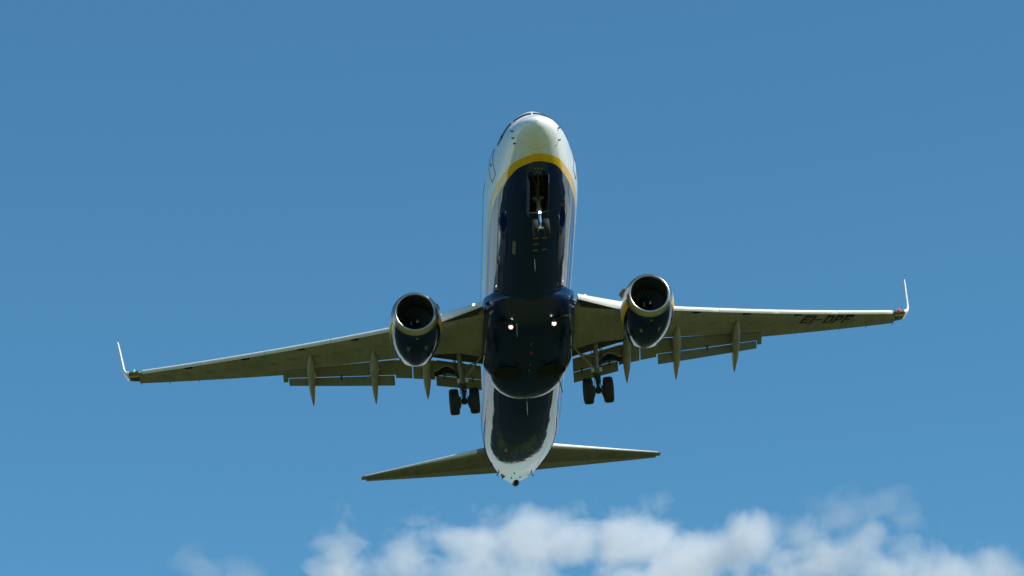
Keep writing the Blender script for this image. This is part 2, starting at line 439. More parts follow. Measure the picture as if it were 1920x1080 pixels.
for s in (1, -1):
    for q in ([(1.92, 4), (2.09, 43), (2.27, 40), (2.08, 4)], [(2.18, 48), (2.62, 74), (2.92, 60), (2.50, 45)], [(2.72, 74), (3.38, 74), (3.42, 61), (3.06, 58)]):
        q = [(x, s*a) for x, a in q]
        w_ = patch(q, .012).build("cockpit_window", M_GLASS, fus)
        rim(q, .018, .006).build("window_frame", M_SEAL, w_)
# doors (outline strips) and passenger windows
for s, x0, x1, a0, a1 in ((1, 4.16, 4.92, 68, 106.5), (-1, 4.35, 5.25, 62, 106), (1, 31.4, 32.1, 62, 96), (-1, 31.3, 32.1, 62, 96)):
    q = [(x0, s*a1), (x1, s*a1), (x1, s*a0), (x0, s*a0)]
    d_ = patch(q, .004).build("cabin_door", M_WHITE, fus)
    rim(q, .012, .004).build("door_seal", M_SEAL, d_)
    hb = MB(); c = fpt((x0+x1)/2, s*(a0*.45+a1*.55), .012); hb.box(c, (.22, .02, .07)); hb.build("door_handle", M_SEAL, d_)
wm = None
for s in (1, -1):
    for k in range(44):
        x = 6.6+.556*k
        if 14.6 < x < 14.9: continue
        ang = 85
        mbw = MB(); V = []
        cpt = fpt(x, s*ang, .006)
        for i in range(16):
            a = 2*pi*i/16; ex = abs(cos(a))**.55*math.copysign(1, cos(a))*.125; ez = abs(sin(a))**.6*math.copysign(1, sin(a))*5.2
            V.append(fpt(x+ex, s*(ang+ez), .006))
        mbw.add(V, [tuple(range(16))]); mbw.build("passenger_window", M_GLASS, fus)
# probes and antennas
def blade(base, tip, c0, c1, th, parent, mat, name):
    mb = MB(); base = Vector(base); tip = Vector(tip)
    ax = (tip-base).normalized(); side = ax.cross(Vector((1, 0, 0))).normalized()
    rings = []
    for p, c in ((base, c0), (base.lerp(tip, .7), (c0+c1)/2), (tip, c1)):
        rings.append([p+Vector((c*u, 0, 0))+side*(th*v*(c/c0)) for u, v in ((-.5, 0), (-.3, .8), (0, 1), (.3, .6), (.5, 0), (.3, -.6), (0, -1), (-.3, -.8))])
    mb.loft(rings); return mb.build(name, mat, parent)
for x, a in ((1.04, 91), (1.17, 108), (1.29, 118), (.92, -96), (1.30, -117)):
    p = fpt(x, a); d = (p-Vector((x, 0, -.7))).normalized()
    mb = MB(); mb.tube([p-d*.02, p+d*.06, p+d*.075+Vector((-.03, 0, 0)), p+d*.08+Vector((-.12, 0, 0))], [.035, .028, .016, .007], 8); mb.build("pitot_probe", M_GDARK, fus)
for x, y in ((7.23, 0), (7.29, -.34), (7.75, 0), (8.27, 0), (8.33, -.36)):
    a = 180-math.degrees(asin(y/1.88)) if y else 180
    mb = MB(); p = fpt(x, a); mb.box(p+Vector((0, 0, -.006)), (.09, .19, .02)); mb.build("drain_vent", M_TAN, fus, bevel=.004)
patch([(7.75, 156), (8.9, 156), (8.9, 152), (7.75, 152)], .004, 8, 4).build("inspection_panel", M_TAN, fus)
patch([(29.38, 157), (30.0, 157), (30.0, 153), (29.38, 153)], .004, 6, 4).build("inspection_panel", M_TAN, fus)
blade((9.2, 0, -2.12), (9.5, 0, -2.42), .40, .18, .018, fus, M_WHITE, "blade_antenna")
blade((22.9, 0, -2.12), (23.35, 0, -2.50), .42, .20, .018, fus, M_WHITE, "blade_antenna")
blade((1.9, 0, -1.80), (1.95, 0, -1.86), .06, .04, .02, fus, M_TAN, "blade_antenna")
for x, y in ((1.95, .12), (2.0, -.14), (2.15, .05), (2.2, -.06)):
    mb = MB(); mb.lathe([(-.012, .016), (0.01, .02)], (x, y, sec(x)[1]+.0), 'z', 10); mb.build("static_port", M_RIM, fus)
for a, x in ((118, 34.9), (-118, 35.6)):
    p = fpt(x, a); d = (p-Vector((x, 0, .3))).normalized()
    mb = MB(); mb.tube([p-d*.02, p+d*.12+Vector((.3, 0, 0))], [.025, .02], 8); mb.build("drain_mast", M_BLACK, fus)
for a, x in ((105, 33.6), (100, 36.2), (172, 35.1), (160, 36.4), (-160, 36.4)):
    mb = MB(); p = fpt(x, a); mb.lathe([(-.03, .03), (0, .035), (.03, .02)], p, 'z', 10); mb.build("tail_vent", M_BLACK, fus)
# APU exhaust
mb = MB(); mb.tube([(37.15, -.07, .42), (37.5, -.07, .50), (37.95, -.07, .60), (38.12, -.07, .64), (38.14, -.07, .645), (38.0, -.07, .61)], [.08, .15, .175, .17, .14, .12], 24); mb.build("exhaust_outlet", M_BLACK, fus)
# belly beacon
mb = MB(); mb.lathe([(0, .09), (-.05, .085), (-.09, .05), (-.10, .01)], (17.1, 0, -2.44), 'z', 16); mb.build("beacon_light", simple("beacon_red_glass", (.25, .02, .02), .15), fus)

# ---- wing-to-body fairing
FW = [(12.6, .5), (13.0, 1.1), (13.8, 1.66), (15, 1.92), (17, 2.0), (19.2, 2.0), (20.4, 1.90), (21.4, 1.62), (22.0, 1.28), (22.5, .8), (22.75, .35)]
FZ = [(12.6, -2.08), (13.2, -2.18), (14.0, -2.32), (15, -2.43), (16, -2.46), (20.0, -2.46), (21.0, -2.42), (21.8, -2.32), (22.4, -2.18), (22.75, -2.06)]
FT = [(12.6, -1.9), (13.5, -1.45), (15, -1.0), (20, -.95), (21.5, -1.3), (22.75, -1.9)]
def belly_pt(x, a):
    w = pch(FW, x); zb = pch(FZ, x); zt = pch(FT, x); e = 2.7
    ca, sa = cos(a), sin(a)
    return Vector((x, w*math.copysign(abs(ca)**(2/e), ca), zt+(zb-zt)*abs(sa)**(2/e)*(1 if sa > 0 else -.2)))
mb = MB(); rings = []
for i in range(61):
    u = i/60; x = 12.6+10.15*(u if u < .8 else .8+.2*sin((u-.8)/.2*pi/2))
    rings.append([belly_pt(x, 2*pi*k/72) for k in range(72)])
mb.loft(rings)
t = NT("belly_fairing_navy"); co = t.objco()
n1 = t.noise(co, 1.3, 5, .6, (.25, 1, 1)); n2 = t.noise(co, 6, 4, .6, (.2, 1, 1))
t.bump(t.noise(co, 1.6, 2, .5), .22, .04)
t.set(Base_Color=t.ramp(n1, [(.3, (.0024, .015, .058)), (.7, (.0036, .020, .074))]), Roughness=t.math('MULTIPLY_ADD', n2, .14, .08), Specular_IOR_Level=.4)
bel = mb.build("belly_fairing", t.m, root)
# wheel wells with hub caps, antenna, air inlets, vents
for s in (1, -1):
    mb = MB(); mb.lathe([(-.012, .60), (-.004, .62), (.03, .62)], (19.05, s*.92, -2.462), 'z', 40)
    wwell = mb.build("wheel_well", M_BLACK, bel)
    mb = MB(); mb.lathe([(-.035, .02), (-.03, .24), (-.012, .28), (0, .28)], (19.05, s*.92, -2.468), 'z', 28); mb.build("well_hub", simple("well_hub_dark", (.010, .011, .011), .6, spec=.25), wwell)
    mb = MB(); mb.lathe([(-.015, .13), (0, .14), (.03, .14)], (18.2, s*.58, -2.462), 'z', 20); mb.build("vent_opening", M_BLACK, bel)
    # ram air inlet slot
    mb = MB(); rr = []
    for yy in (1.02, 1.18, 1.36, 1.52): rr.append((14.35-.10*(yy-1.0), s*yy, -2.30+.16*max(0, yy-1.15)**1.2))
    mb.tube(rr, [.05, .10, .10, .05], 10); mb.build("ram_air_inlet", M_BLACK, bel)
    for yy, xx, zz, sz in ((1.66, 13.95, -1.98, (.12, .20, .06)), (1.80, 13.8, -1.82, (.16, .16, .06))):
        mb = MB(); mb.box((xx, s*yy, zz), sz, Matrix.Rotation(s*radians(-38), 3, 'X')); mb.build("inlet_scoop", M_RIM, bel, bevel=.01)
blade((14.55, .64, -2.36), (14.9, .64, -2.70), .42, .2, .018, bel, M_WHITE, "blade_antenna")
for x, y in ((16.3, 0), (18.3, 0), (18.9, 0.02)):
    mb = MB(); mb.box((x, y, -2.468), (.18 if x < 18 else .07, .05, .02)); mb.build("drain_vent", M_TAN if x < 18 else M_RIM, bel, bevel=.004)
p0 = Vector((20.75, -1.35, -2.2)); blade(p0, p0+Vector((.25, -.1, -.45)), .14, .10, .02, bel, M_BLACK, "drain_mast")
for s in (1, -1):   # retractable landing lights, lit
    arm = MB(); arm.tube([(14.30, s*.90, -2.30), (14.42, s*.90, -2.48)], .05, 10)
    ll = arm.build("landing_light", M_GDARK, bel)
    mb = MB(); c = Vector((14.40, s*.90, -2.50)); d = Vector((-.93, 0, -.36)).normalized(); 
    mb.tube([c+d*-.10, c+d*-.05, c], [.06, .115, .125], 20); mb.build("lamp_housing", M_GDARK, ll)
    mb = MB(); mb.tube([c+d*.003, c+d*.012], [.105, .10], 20); mb.build("lamp_halo", M_HALO, ll)  # glowing ring added to imitate the lamp's halo
    mb = MB(); mb.tube([c+d*.014, c+d*.03, c+d*.04], [.046, .042, .02], 20); mb.build("lamp_lens", M_LAMP, ll)

# ---- wing
LEp = [(0, 11.9), (1.9, 13.67), (3.8, 15.24), (6.1, 16.86), (11.8, 20.22), (16.6, 23.02), (17.2, 23.38)]
CUT = [(0, 20.6), (1.9, 20.23), (4.0, 19.77), (5.5, 19.92), (6.8, 20.40), (10.42, 21.75)]
FIX = [(0, 19.6), (1.97, 19.25), (2.9, 18.95), (3.98, 19.18), (5.5, 19.75), (6.8, 20.27), (10.42, 21.70)]
TEc = [(10.42, 22.22), (14.1, 23.52), (16.7, 24.45), (17.2, 24.52)]
HF = [(0, .24), (2, .27), (3.8, .40), (4.3, .36), (6, .215), (16.6, .19), (17.2, .17)]
def wz(y):
    t = max(abs(y)-1.9, 0); return -1.5+.13*t+.0026*t*t
def slat_xB(y): return interp(LEp, y)+interp(HF, y)/.45*.97
def wing_ring(y, flapped):
    """fixed wing box: lower skin, (cove), upper skin and a nose recessed behind the slat"""
    z = wz(y); xB = slat_xB(y); h = interp(HF, y)
    xe = interp(FIX, y) if flapped else interp(TEc, y)
    xu = interp(CUT, y)-.05 if flapped else interp(TEc, y)
    cc = xu-xB; th = .115*cc+.10
    xn = xB+interp([(2, .85), (3.9, .16), (5, .10)], y)
    P = [(xn, z+.5*h+.02)]
    P += [(xn+.02, z+.25*h+.03), (xn+.09, z+.07), (xn+.22, z+.022), (xn+.42, z+.004)]
    for u in (.25, .5, .75, 1): P.append((xn+.42+(xe-xn-.42)*u, z))
    if flapped: P += [(xe+.004, z+.20), (xe+(xu-xe)*.5, z+.19), (xu, z+.12), (xu, z+.14)]
    else: P += [(xu+.002, z+.012), (xu+.001, z+.02), (xu, z+.03), (xu, z+.035)]
    tz = z+.14 if flapped else z+.035
    for u in (.25, .5, .75):
        xx = xu+(xn-xu)*u
        P.append((xx, tz+(z+th-tz)*sin(u*pi/2*1.05)))
    P.append((xn+.25, z+h+.10)); P.append((xn+.08, z+.8*h+.05))
    return [(x, y, zz) for x, zz in P]
def slat_ring(y, k0=1.0):
    z = wz(y); xB = slat_xB(y); h = interp(HF, y)
    out = [(xB, -.015), (xB-.055, .12*h), (xB-.085, .35*h), (xB-.075, .62*h), (xB-.02, .86*h), (xB+.09, h*1.04), (xB+.30, h*1.22), (xB+.52, h*1.30)]
    inn = [(xB+.50, h*1.22), (xB+.28, h*1.08), (xB+.10, h*.85), (xB+.03, h*.5), (xB+.012, h*.2)]
    return [(x, y, z+zz) for x, zz in out+inn]
def mirror(ring, s): return [(p[0], s*p[1], p[2]) for p in ring]
def flap_section(xl, zl, c, d, th, y):
    """aerofoil with nose at (xl,zl), chord c, deflection d (degrees)"""
    cd, sd_ = cos(radians(d)), sin(radians(d))
    prof = [(0, 0), (.02, -.35), (.08, -.62), (.2, -.72), (.45, -.55), (.75, -.28), (1, -.03), (1, .03), (.75, .35), (.45, .70), (.2, .85), (.08, .70), (.02, .40)]
    return [(xl+c*u*cd+c*th*v*sd_, y, zl-c*u*sd_+c*th*v*cd) for u, v in prof]
LETTERS = {
 'E': [[(0,0),(.44,0),(.44,.12),(.13,.12),(.13,.25),(.38,.25),(.38,.37),(.13,.37),(.13,.50),(.44,.50),(.44,.62),(0,.62)]],
 'I': [[(0,0),(.13,0),(.13,.62),(0,.62)]],
 '-': [[(0,.25),(.38,.25),(.38,.36),(0,.36)]],
 'D': [[(0,0),(.13,0),(.13,.62),(0,.62)], [(.13,0),(.28,0),(.38,.06),(.43,.16),(.43,.46),(.38,.56),(.28,.62),(.13,.62),(.13,.50),(.25,.50),(.30,.44),(.30,.18),(.25,.12),(.13,.12)]],
 'P': [[(0,0),(.13,0),(.13,.62),(0,.62)], [(.13,.22),(.30,.22),(.40,.30),(.43,.42),(.40,.54),(.30,.62),(.13,.62),(.13,.50),(.26,.50),(.30,.42),(.26,.34),(.13,.34)]],
 'F': [[(0,0),(.13,0),(.13,.25),(.36,.25),(.36,.37),(.13,.37),(.13,.50),(.43,.50),(.43,.62),(0,.62)]],
}
def tx(u, v):    # text plane on the port wing: u along the text (m), v height
    x = 21.783+.476*u-.879*v; y = -12.091-.879*u-.476*v
    return (x, y, wz(y)-.006)

for s in (1, -1):
    side = "starboard" if s > 0 else "port"
    mb = MB()
    ys_in = [0.6, 1.2, 1.9, 2.5, 2.9, 3.4, 3.98, 4.6, 5.2, 5.7, 6.4, 7.2, 8, 8.8, 9.6, 10.42]
    ys_out = [10.421, 11.2, 12, 12.8, 13.6, 14.4, 15.2, 16.0, 16.72]
    rings = [mirror(wing_ring(y, True), s) for y in ys_in]
    mb.loft(rings)
    mb.loft([mirror(wing_ring(y, False), s) for y in ys_out])
    wing = mb.build("wing", M_WING, root, angle=28)
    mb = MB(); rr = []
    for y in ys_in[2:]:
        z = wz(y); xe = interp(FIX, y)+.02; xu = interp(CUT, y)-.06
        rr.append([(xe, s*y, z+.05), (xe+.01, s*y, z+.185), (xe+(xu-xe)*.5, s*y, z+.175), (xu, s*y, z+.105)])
    mb.loft(rr, False, False, False); mb.build("flap_cove", M_BAY, wing, False)  # dark primer strip added inside the cove, deepening its shade by colour
    # slats
    for a, b in ((5.62, 8.313), (8.327, 11.113), (11.127, 13.913), (13.927, 16.55)):
        mb = MB(); k = 7; mb.loft([mirror(slat_ring(a+(b-a)*i/k), s) for i in range(k+1)]); mb.build("slat", M_SLAT, wing, angle=60)
    mb = MB(); mb.loft([mirror(slat_ring(2.0+2.15*i/8), s) for i in range(9)]); mb.build("krueger_flap", M_SLAT, wing, angle=60)
    # main flaps and aft flaps
    CH = {'in': [(1.98, .70), (3.95, .78), (3.96, 1.02), (4.88, .98)], 'out': [(4.92, .97), (5.62, .94), (5.63, .78), (10.22, .44), (10.23, .66), (10.44, .66)]}
    for key in ('in', 'out'):
        mb = MB(); rr = []
        for y, c in CH[key]:
            rr.append(mirror(flap_section(interp(CUT, y)+.045, wz(y)+.055, c, 32, .10, y), s))
        mb.loft(rr); mb.build("flap", M_FLAP, wing, angle=30)
    for a, b, ca, cb in ((1.99, 3.92, .46, .46), (5.68, 10.20, .46, .34)):
        mb = MB(); rr = []
        for i in range(4):
            y = a+(b-a)*i/3; cm = interp(CH['in'] if y < 4.5 else CH['out'], y); c = ca+(cb-ca)*i/3
            xl = interp(CUT, y)+.045+cm*cos(radians(32))+.012; zl = wz(y)+.055-cm*sin(radians(32))-.012
            rr.append(mirror(flap_section(xl, zl, c, 50, .08, y), s))
        mb.loft(rr); mb.build("aft_flap", M_FLAP, wing, angle=30)
        # hinge brackets bridging the slot
        for i in range(3):
            br = MB(); y = a+(b-a)*(i+.6)/3.2; cm = interp(CH['in'] if y < 4.5 else CH['out'], y)
            x = interp(CUT, y)+.045+cm*cos(radians(32)); z = wz(y)+.055-cm*sin(radians(32))
            br.box((x+.0, s*y, z-.03), (.24, .07, .07), Matrix.Rotation(radians(35), 3, 'Y'))
            br.build("flap_hinge", M_GDARK, wing, False)
    # flap track fairings
    for y, xa, xt, dz, r in ((9.22, 19.9, 23.40, .85, .185), (6.53, 19.05, 22.45, 1.0, .20), (4.31, 18.75, 21.65, 1.0, .20)):
        xc = interp(CUT, y); mb = MB(); rr = []
        spine = [(xa, -.02, .02), (xa+.25, -.05, .10), (xa+.7, -.10, .17), ((xa+xc)/2+.2, -.16, .96*.2), (xc+.1, -.24, .20), (xc+.5, -.38, .19), (xc+(xt-xc)*.52, -.38-(dz-.38)*.35, .165), (xc+(xt-xc)*.78, -.38-(dz-.38)*.68, .10), (xc+(xt-xc)*.93, -.38-(dz-.38)*.90, .045), (xt, -dz, .008)]
        for x, z, q in spine:
            rr.append([(x, s*(y+q*r/.2*.95*cos(2*pi*k/20)), wz(y)+z+q*1.25*sin(2*pi*k/20)) for k in range(20)])
        mb.loft(rr); mb.build("flap_track_fairing", M_FAIR, wing, angle=60)
    # aileron seam marks + static wicks
    mb = MB()
    for y in (14.12, 16.66, 15.4):
        x = interp(TEc, y); mb.tube([(x-.05, s*y, wz(y)+.02), (x+.20, s*y, wz(y)+.0)], .012, 6)
    mb.build("static_wick", M_BLACK, wing)
    for y in (7.3, 9.6, 12.0, 14.5):
        mb = MB(); x = slat_xB(y)+.15; mb.box((x, s*y, wz(y)+.02), (.09, .34, .05)); mb.build("slat_track_opening", M_BLACK, wing, False)
    apm = bpy.data.materials.get("access_panel_grey") or simple("access_panel_grey", (.215, .215, .18), .5)
    for k in range(11):      # oval tank access covers in a row along the box
        y = 6.2+.93*k; x0 = slat_xB(y)+.3; x1 = interp(TEc, y) if y > 10.42 else interp(CUT, y); x = x0+(x1-x0)*.40
        mb = MB(); q = [(x+.155*cos(2*pi*i/20)-.07*sin(2*pi*i/20)*.0, s*(y+.26*sin(2*pi*i/20)+.0), wz(y)-.004+.0) for i in range(20)]
        q2 = [(a, b, c+.012) for a, b, c in q]; q = [(a, b, wz(abs(b))-.004) for a, b, c in q]; q2 = [(a, b, c+.012) for a, b, c in q]
        mb.loft([q, q2]); mb.build("access_panel", apm, wing, False)
    # wing tip cap: navy with a yellow band, grey nose
    def tip_ring(y, z, x0, x1, th, cant):
        cs, sn = cos(cant), sin(cant)       # cant 0 = flat, 90 = vertical
        P = []
        for u, v in ((0, 0), (.02, -.45), (.08, -.85), (.25, -1), (.55, -.7), (1, -.03), (1, .03), (.55, .9), (.25, 1.2), (.08, .95), (.02, .5)):
            q = th*v
            P.append((x0+(x1-x0)*u, s*(y-q*sn), z+q*cs))
        return P
    xl = interp(LEp, 16.72)+.30
    stations = [(16.72, wz(16.72)+.10, xl, 24.46, .10, 0), (16.95, wz(16.95)+.10, xl+.14, 24.52, .095, radians(8)), (17.15, wz(17.15)+.12, xl+.30, 24.58, .085, radians(22)), (17.28, wz(17.2)+.19, xl+.42, 24.64, .075, radians(42)), (17.36, wz(17.2)+.31, xl+.52, 24.70, .065, radians(62)), (17.40, wz(17.2)+.48, xl+.62, 24.77, .058, radians(78))]
    tip_navy = MB(); tip_navy.loft([tip_ring(*q) for q in stations[:3]])
    # split colours by chord position inside one material
    t = NT("wing_tip_paint"); co = t.objco(); sp = t.node("ShaderNodeSeparateXYZ"); t.l.new(co, sp.inputs[0])
    nn = t.noise(co, 5, 4, .6)
    ay = t.math('ABSOLUTE', sp.outputs[1]); xo = t.math('SUBTRACT', sp.outputs[0], t.math('MULTIPLY_ADD', t.math('SUBTRACT', ay, 16.72), .62, xl))
    c = t.mix(step(t, t.math('SUBTRACT', xo, .20)), t.ramp(nn, [(.3, (.13, .13, .11)), (.7, (.17, .17, .15))]), YEL)
    c = t.mix(step(t, t.math('SUBTRACT', xo, .42)), c, t.ramp(nn, [(.3, (.004, .009, .026)), (.7, (.006, .013, .036))]))
    t.set(Base_Color=c, Roughness=.25)
    tip_navy.build("wing_tip_cap", t.m, wing)
    if s > 0: pass
    stand = stations[2:]+[(17.45, wz(17.2)+.9, xl+.86, 24.92, .05, radians(82)), (17.53, wz(17.2)+1.5, xl+1.22, 25.12, .042, radians(82)), (17.61, wz(17.2)+2.1, xl+1.58, 25.32, .034, radians(82)), (17.64, wz(17.2)+2.33, xl+1.75, 25.36, .028, radians(82)), (17.65, wz(17.2)+2.38, xl+1.95, 25.34, .015, radians(82))]
    mb = MB(); mb.loft([tip_ring(*q) for q in stand]); mb.build("winglet", M_WHITE, wing, label=None)
    lx = xl+.10
    mb = MB(); mb.tube([(lx-.10, s*16.88, wz(16.9)+.14), (lx-.02, s*16.9, wz(16.9)+.13), (lx+.10, s*16.92, wz(16.9)+.13)], [.02, .04, .045], 14)
    mb.build("navigation_light", M_GREEN if s > 0 else M_RED, wing, label="green wing tip light" if s > 0 else "red wing tip light")
    # wing root landing lamp
    yb_ = 2.32; xb = slat_xB(yb_); mb = MB(); mb.tube([(xb-.02, s*yb_, wz(yb_)+.20), (xb-.10, s*yb_, wz(yb_)+.19), (xb-.115, s*yb_, wz(yb_)+.19)], [.055, .045, .015], 18)
    mb.build("landing_light", M_LAMP2, wing)
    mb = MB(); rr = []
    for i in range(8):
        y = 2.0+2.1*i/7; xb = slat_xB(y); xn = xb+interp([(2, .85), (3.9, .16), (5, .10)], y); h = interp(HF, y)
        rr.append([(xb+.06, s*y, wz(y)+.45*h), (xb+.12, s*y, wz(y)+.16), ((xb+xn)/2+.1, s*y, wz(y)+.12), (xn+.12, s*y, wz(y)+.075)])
    mb.loft(rr, False, False, False); mb.build("leading_edge_shade_strip", M_BAY, wing, False)  # dark sheet across the gap, standing in for the shaded cavity
    # fuselage-side gap structure behind the krueger flap
    mb = MB(); mb.box((14.95, s*2.02, wz(2)+.10), (.35, .12, .20), Matrix.Rotation(radians(20)*s, 3, 'Z')); mb.build("krueger_bracket", M_GEAR, wing, bevel=.01)
    if s < 0:
        mb = MB()
        for ch, off in (('E', 0), ('I', .513), ('-', .70), ('D', 1.235), ('P', 1.745), ('F', 2.25)):
            for poly in LETTERS[ch]:
                mb.add([tx(off+u, v) for u, v in poly], [tuple(range(len(poly)))])
        me = bpy.data.meshes.new("registration_lettering"); me.from_pydata(mb.v, [], mb.f); me.update()
        bm = bmesh.new(); bm.from_mesh(me); bmesh.ops.triangulate(bm, faces=bm.faces); bm.to_mesh(me); bm.free()
        link("registration_lettering", me, M_SEAL, wing, False, label="black letters EI-DPF under the wing")

# ---- engines
def nac_r(u, ang):
    """nacelle outer radius at distance u behind the highlight, ang 0=starboard 90=up"""
    r = pch([(0, .80), (.02, .845), (.06, .88), (.15, .93), (.35, .99), (.7, 1.045), (1.2, 1.085), (1.7, 1.09), (2.3, 1.05), (2.9, .965), (3.4, .86), (3.72, .78)], u)
    k = sin(ang)
    return r*(1.0+.012*abs(cos(ang))) if k > 0 else r*(1-.05*k*k*min(1, u/.6)+.01*abs(cos(ang)))
for s in (1, -1):
    cx, cy, cz = 13.0, s*4.83, -2.13
    NE = 72
    def ering(u, f=1.0, r=None, z=0):
        dr = -.06*max(0, u)          # slight nose-up droop of the tail cone
        return [Vector((cx+u-.055*sin(2*pi*k/NE)*(1 if u < .5 else .0)*(1-u/.5 if u < .5 else 0), cy+(r or nac_r(u, 2*pi*k/NE))*f*cos(2*pi*k/NE), cz+z+(r or nac_r(u, 2*pi*k/NE))*f*sin(2*pi*k/NE))) for k in range(NE)]
    mb = MB(); us = [.27+.0*i for i in range(1)]+[.35, .5, .7, .95, 1.2, 1.45, 1.7, 2.0, 2.3, 2.6, 2.9, 3.15, 3.4, 3.6, 3.72]
    rings = [ering(u) for u in us]
    rings += [ering(3.72, .965), ering(3.3, .90)]
    mb.loft(rings, True, False, False)
    eng = mb.build("engine", M_NAC, root, angle=50)
    mb = MB()
    rings = [ering(u) for u in (.27, .2, .15, .10, .06, .035, .02, .008, 0)]
    for u, r in ((.008, .775), (.03, .757), (.08, .742), (.16, .735), (.27, .738)): rings.append(ering(u, 1, r))
    mb.loft(rings, True, False, False); mb.build("inlet_lip", M_LIP, eng, angle=60)
    mb = MB(); mb.loft([ering(u, 1, r) for u, r in ((.27, .738), (.5, .752), (.80, .772), (1.1, .775), (1.30, .775))], True, False, False); mb.build("inlet_duct", M_DUCT, eng)
    mb = MB()  # fan: 24 twisted wide-chord blades and a back plate
    for k in range(24):
        a = 2*pi*k/24; V = []
        for r, da, dx in ((.16, -.10, 0), (.16, .10, .16), (.45, -.14, .0), (.45, .10, .14), (.77, -.20, .03), (.77, .08, .12)):
            V.append((cx+1.10+dx, cy+r*cos(a+da), cz+r*sin(a+da)))
        mb.add(V, [(0, 1, 3, 2), (2, 3, 5, 4)])
    mb.build("fan", M_FAN, eng, True, 60)
    mb = MB(); mb.lathe([(0, .77), (.01, .77)], (cx+1.28, cy, cz), 'x', 40); mb.build("fan_back_plate", M_BLACK, eng)
    mb = MB(); mb.lathe([(-.42, .004), (-.36, .06), (-.24, .12), (-.08, .175), (.0, .19), (.05, .19)], (cx+1.14, cy, cz), 'x', 32); sp_ = mb.build("spinner", M_BLACK, eng)
    mb = MB(); V = []     # white swirl painted on the spinner
    def spr(u): return pch([(0, .006), (.06, .064), (.18, .124), (.34, .179), (.42, .194)], u)
    nn = 26
    for i in range(nn+1):
        q = i/nn; a = radians(250-285*q) ; u = .10+.20*q; w = .085*(1-.5*q)*(.35+.65*min(1, q*5))
        for uu in (u-w, u+w):
            uu = max(uu, .003); r = spr(uu)+.004; V.append((cx+1.14-.42+uu-.006, cy+r*cos(a), cz+r*sin(a)))
    mb.add(V, [(2*i, 2*i+1, 2*i+3, 2*i+2) for i in range(nn)]); mb.build("spiral_mark", M_WHITE, sp_)
    # core nozzle and plug
    mb = MB(); mb.lathe([(2.6, .52), (3.2, .56), (3.9, .50), (4.5, .40), (4.52, .36), (3.9, .34)], (cx, cy, cz), 'x', 40); mb.build("exhaust_nozzle", M_TITAN, eng)
    mb = MB(); mb.lathe([(4.1, .27), (4.6, .22), (5.1, .10), (5.3, .02)], (cx, cy, cz), 'x', 28); mb.build("exhaust_plug", M_TITAN, eng)
    # pylon
    mb = MB(); rr = []
    for x, zt, zb2, w in ((13.9, -1.12, -1.3, .06), (14.6, -.95, -1.4, .16), (15.6, -.84, -1.6, .20), (16.8, -.90, -1.75, .20), (18.2, -1.02, -1.6, .15), (19.3, -1.05, -1.25, .05)):
        rr.append([(x, cy+w*a, (zt+zb2)/2+(zt-zb2)/2*b) for a, b in ((-1, -.7), (0, -1), (1, -.7), (1, .7), (0, 1), (-1, .7))])
    mb.loft(rr); mb.build("pylon", M_FAIR, eng, angle=50)
    # inboard strake
    a0 = radians(38); iy = -s
    mb = MB(); V = []
    for u, hgt in ((.75, 0), (1.0, .16), (1.55, .27), (1.75, .27), (1.95, 0)):
        for hh_ in (-.02, hgt):
            rr_ = nac_r(u, a0)+hh_
            for tt in (-.012, .012): V.append((cx+u, cy+iy*(rr_*cos(a0)), cz+rr_*sin(a0)+tt))
    fcs = []
    for i in range(4):
        b = i*4; fcs += [(b, b+4, b+6, b+2), (b+1, b+3, b+7, b+5), (b+2, b+6, b+7, b+3)]
    fcs += [(0, 2, 3, 1), (16, 17, 19, 18)]
    mb.add(V, fcs); mb.build("strake", M_GEAR, eng, False)
    for da in (-.36, .36):
        aa = -pi/2+da; mb = MB()
        for u, sx, sy in ((1.33, .06, .15), (1.50, .24, .10)):
            r_ = nac_r(u, aa)+.004
            mb.box((cx+u, cy+r_*cos(aa), cz+r_*sin(aa)), (sx, sy, .02), Matrix.Rotation(aa+pi/2, 3, 'X'))
        mb.build("latch_panel", M_TAN, eng, False)
    mb = MB(); mb.lathe([(-.02, .03), (.0, .04)], (cx+.55, cy, cz-nac_r(.55, -pi/2)), 'z', 14); mb.build("drain_vent", M_RIM, eng)

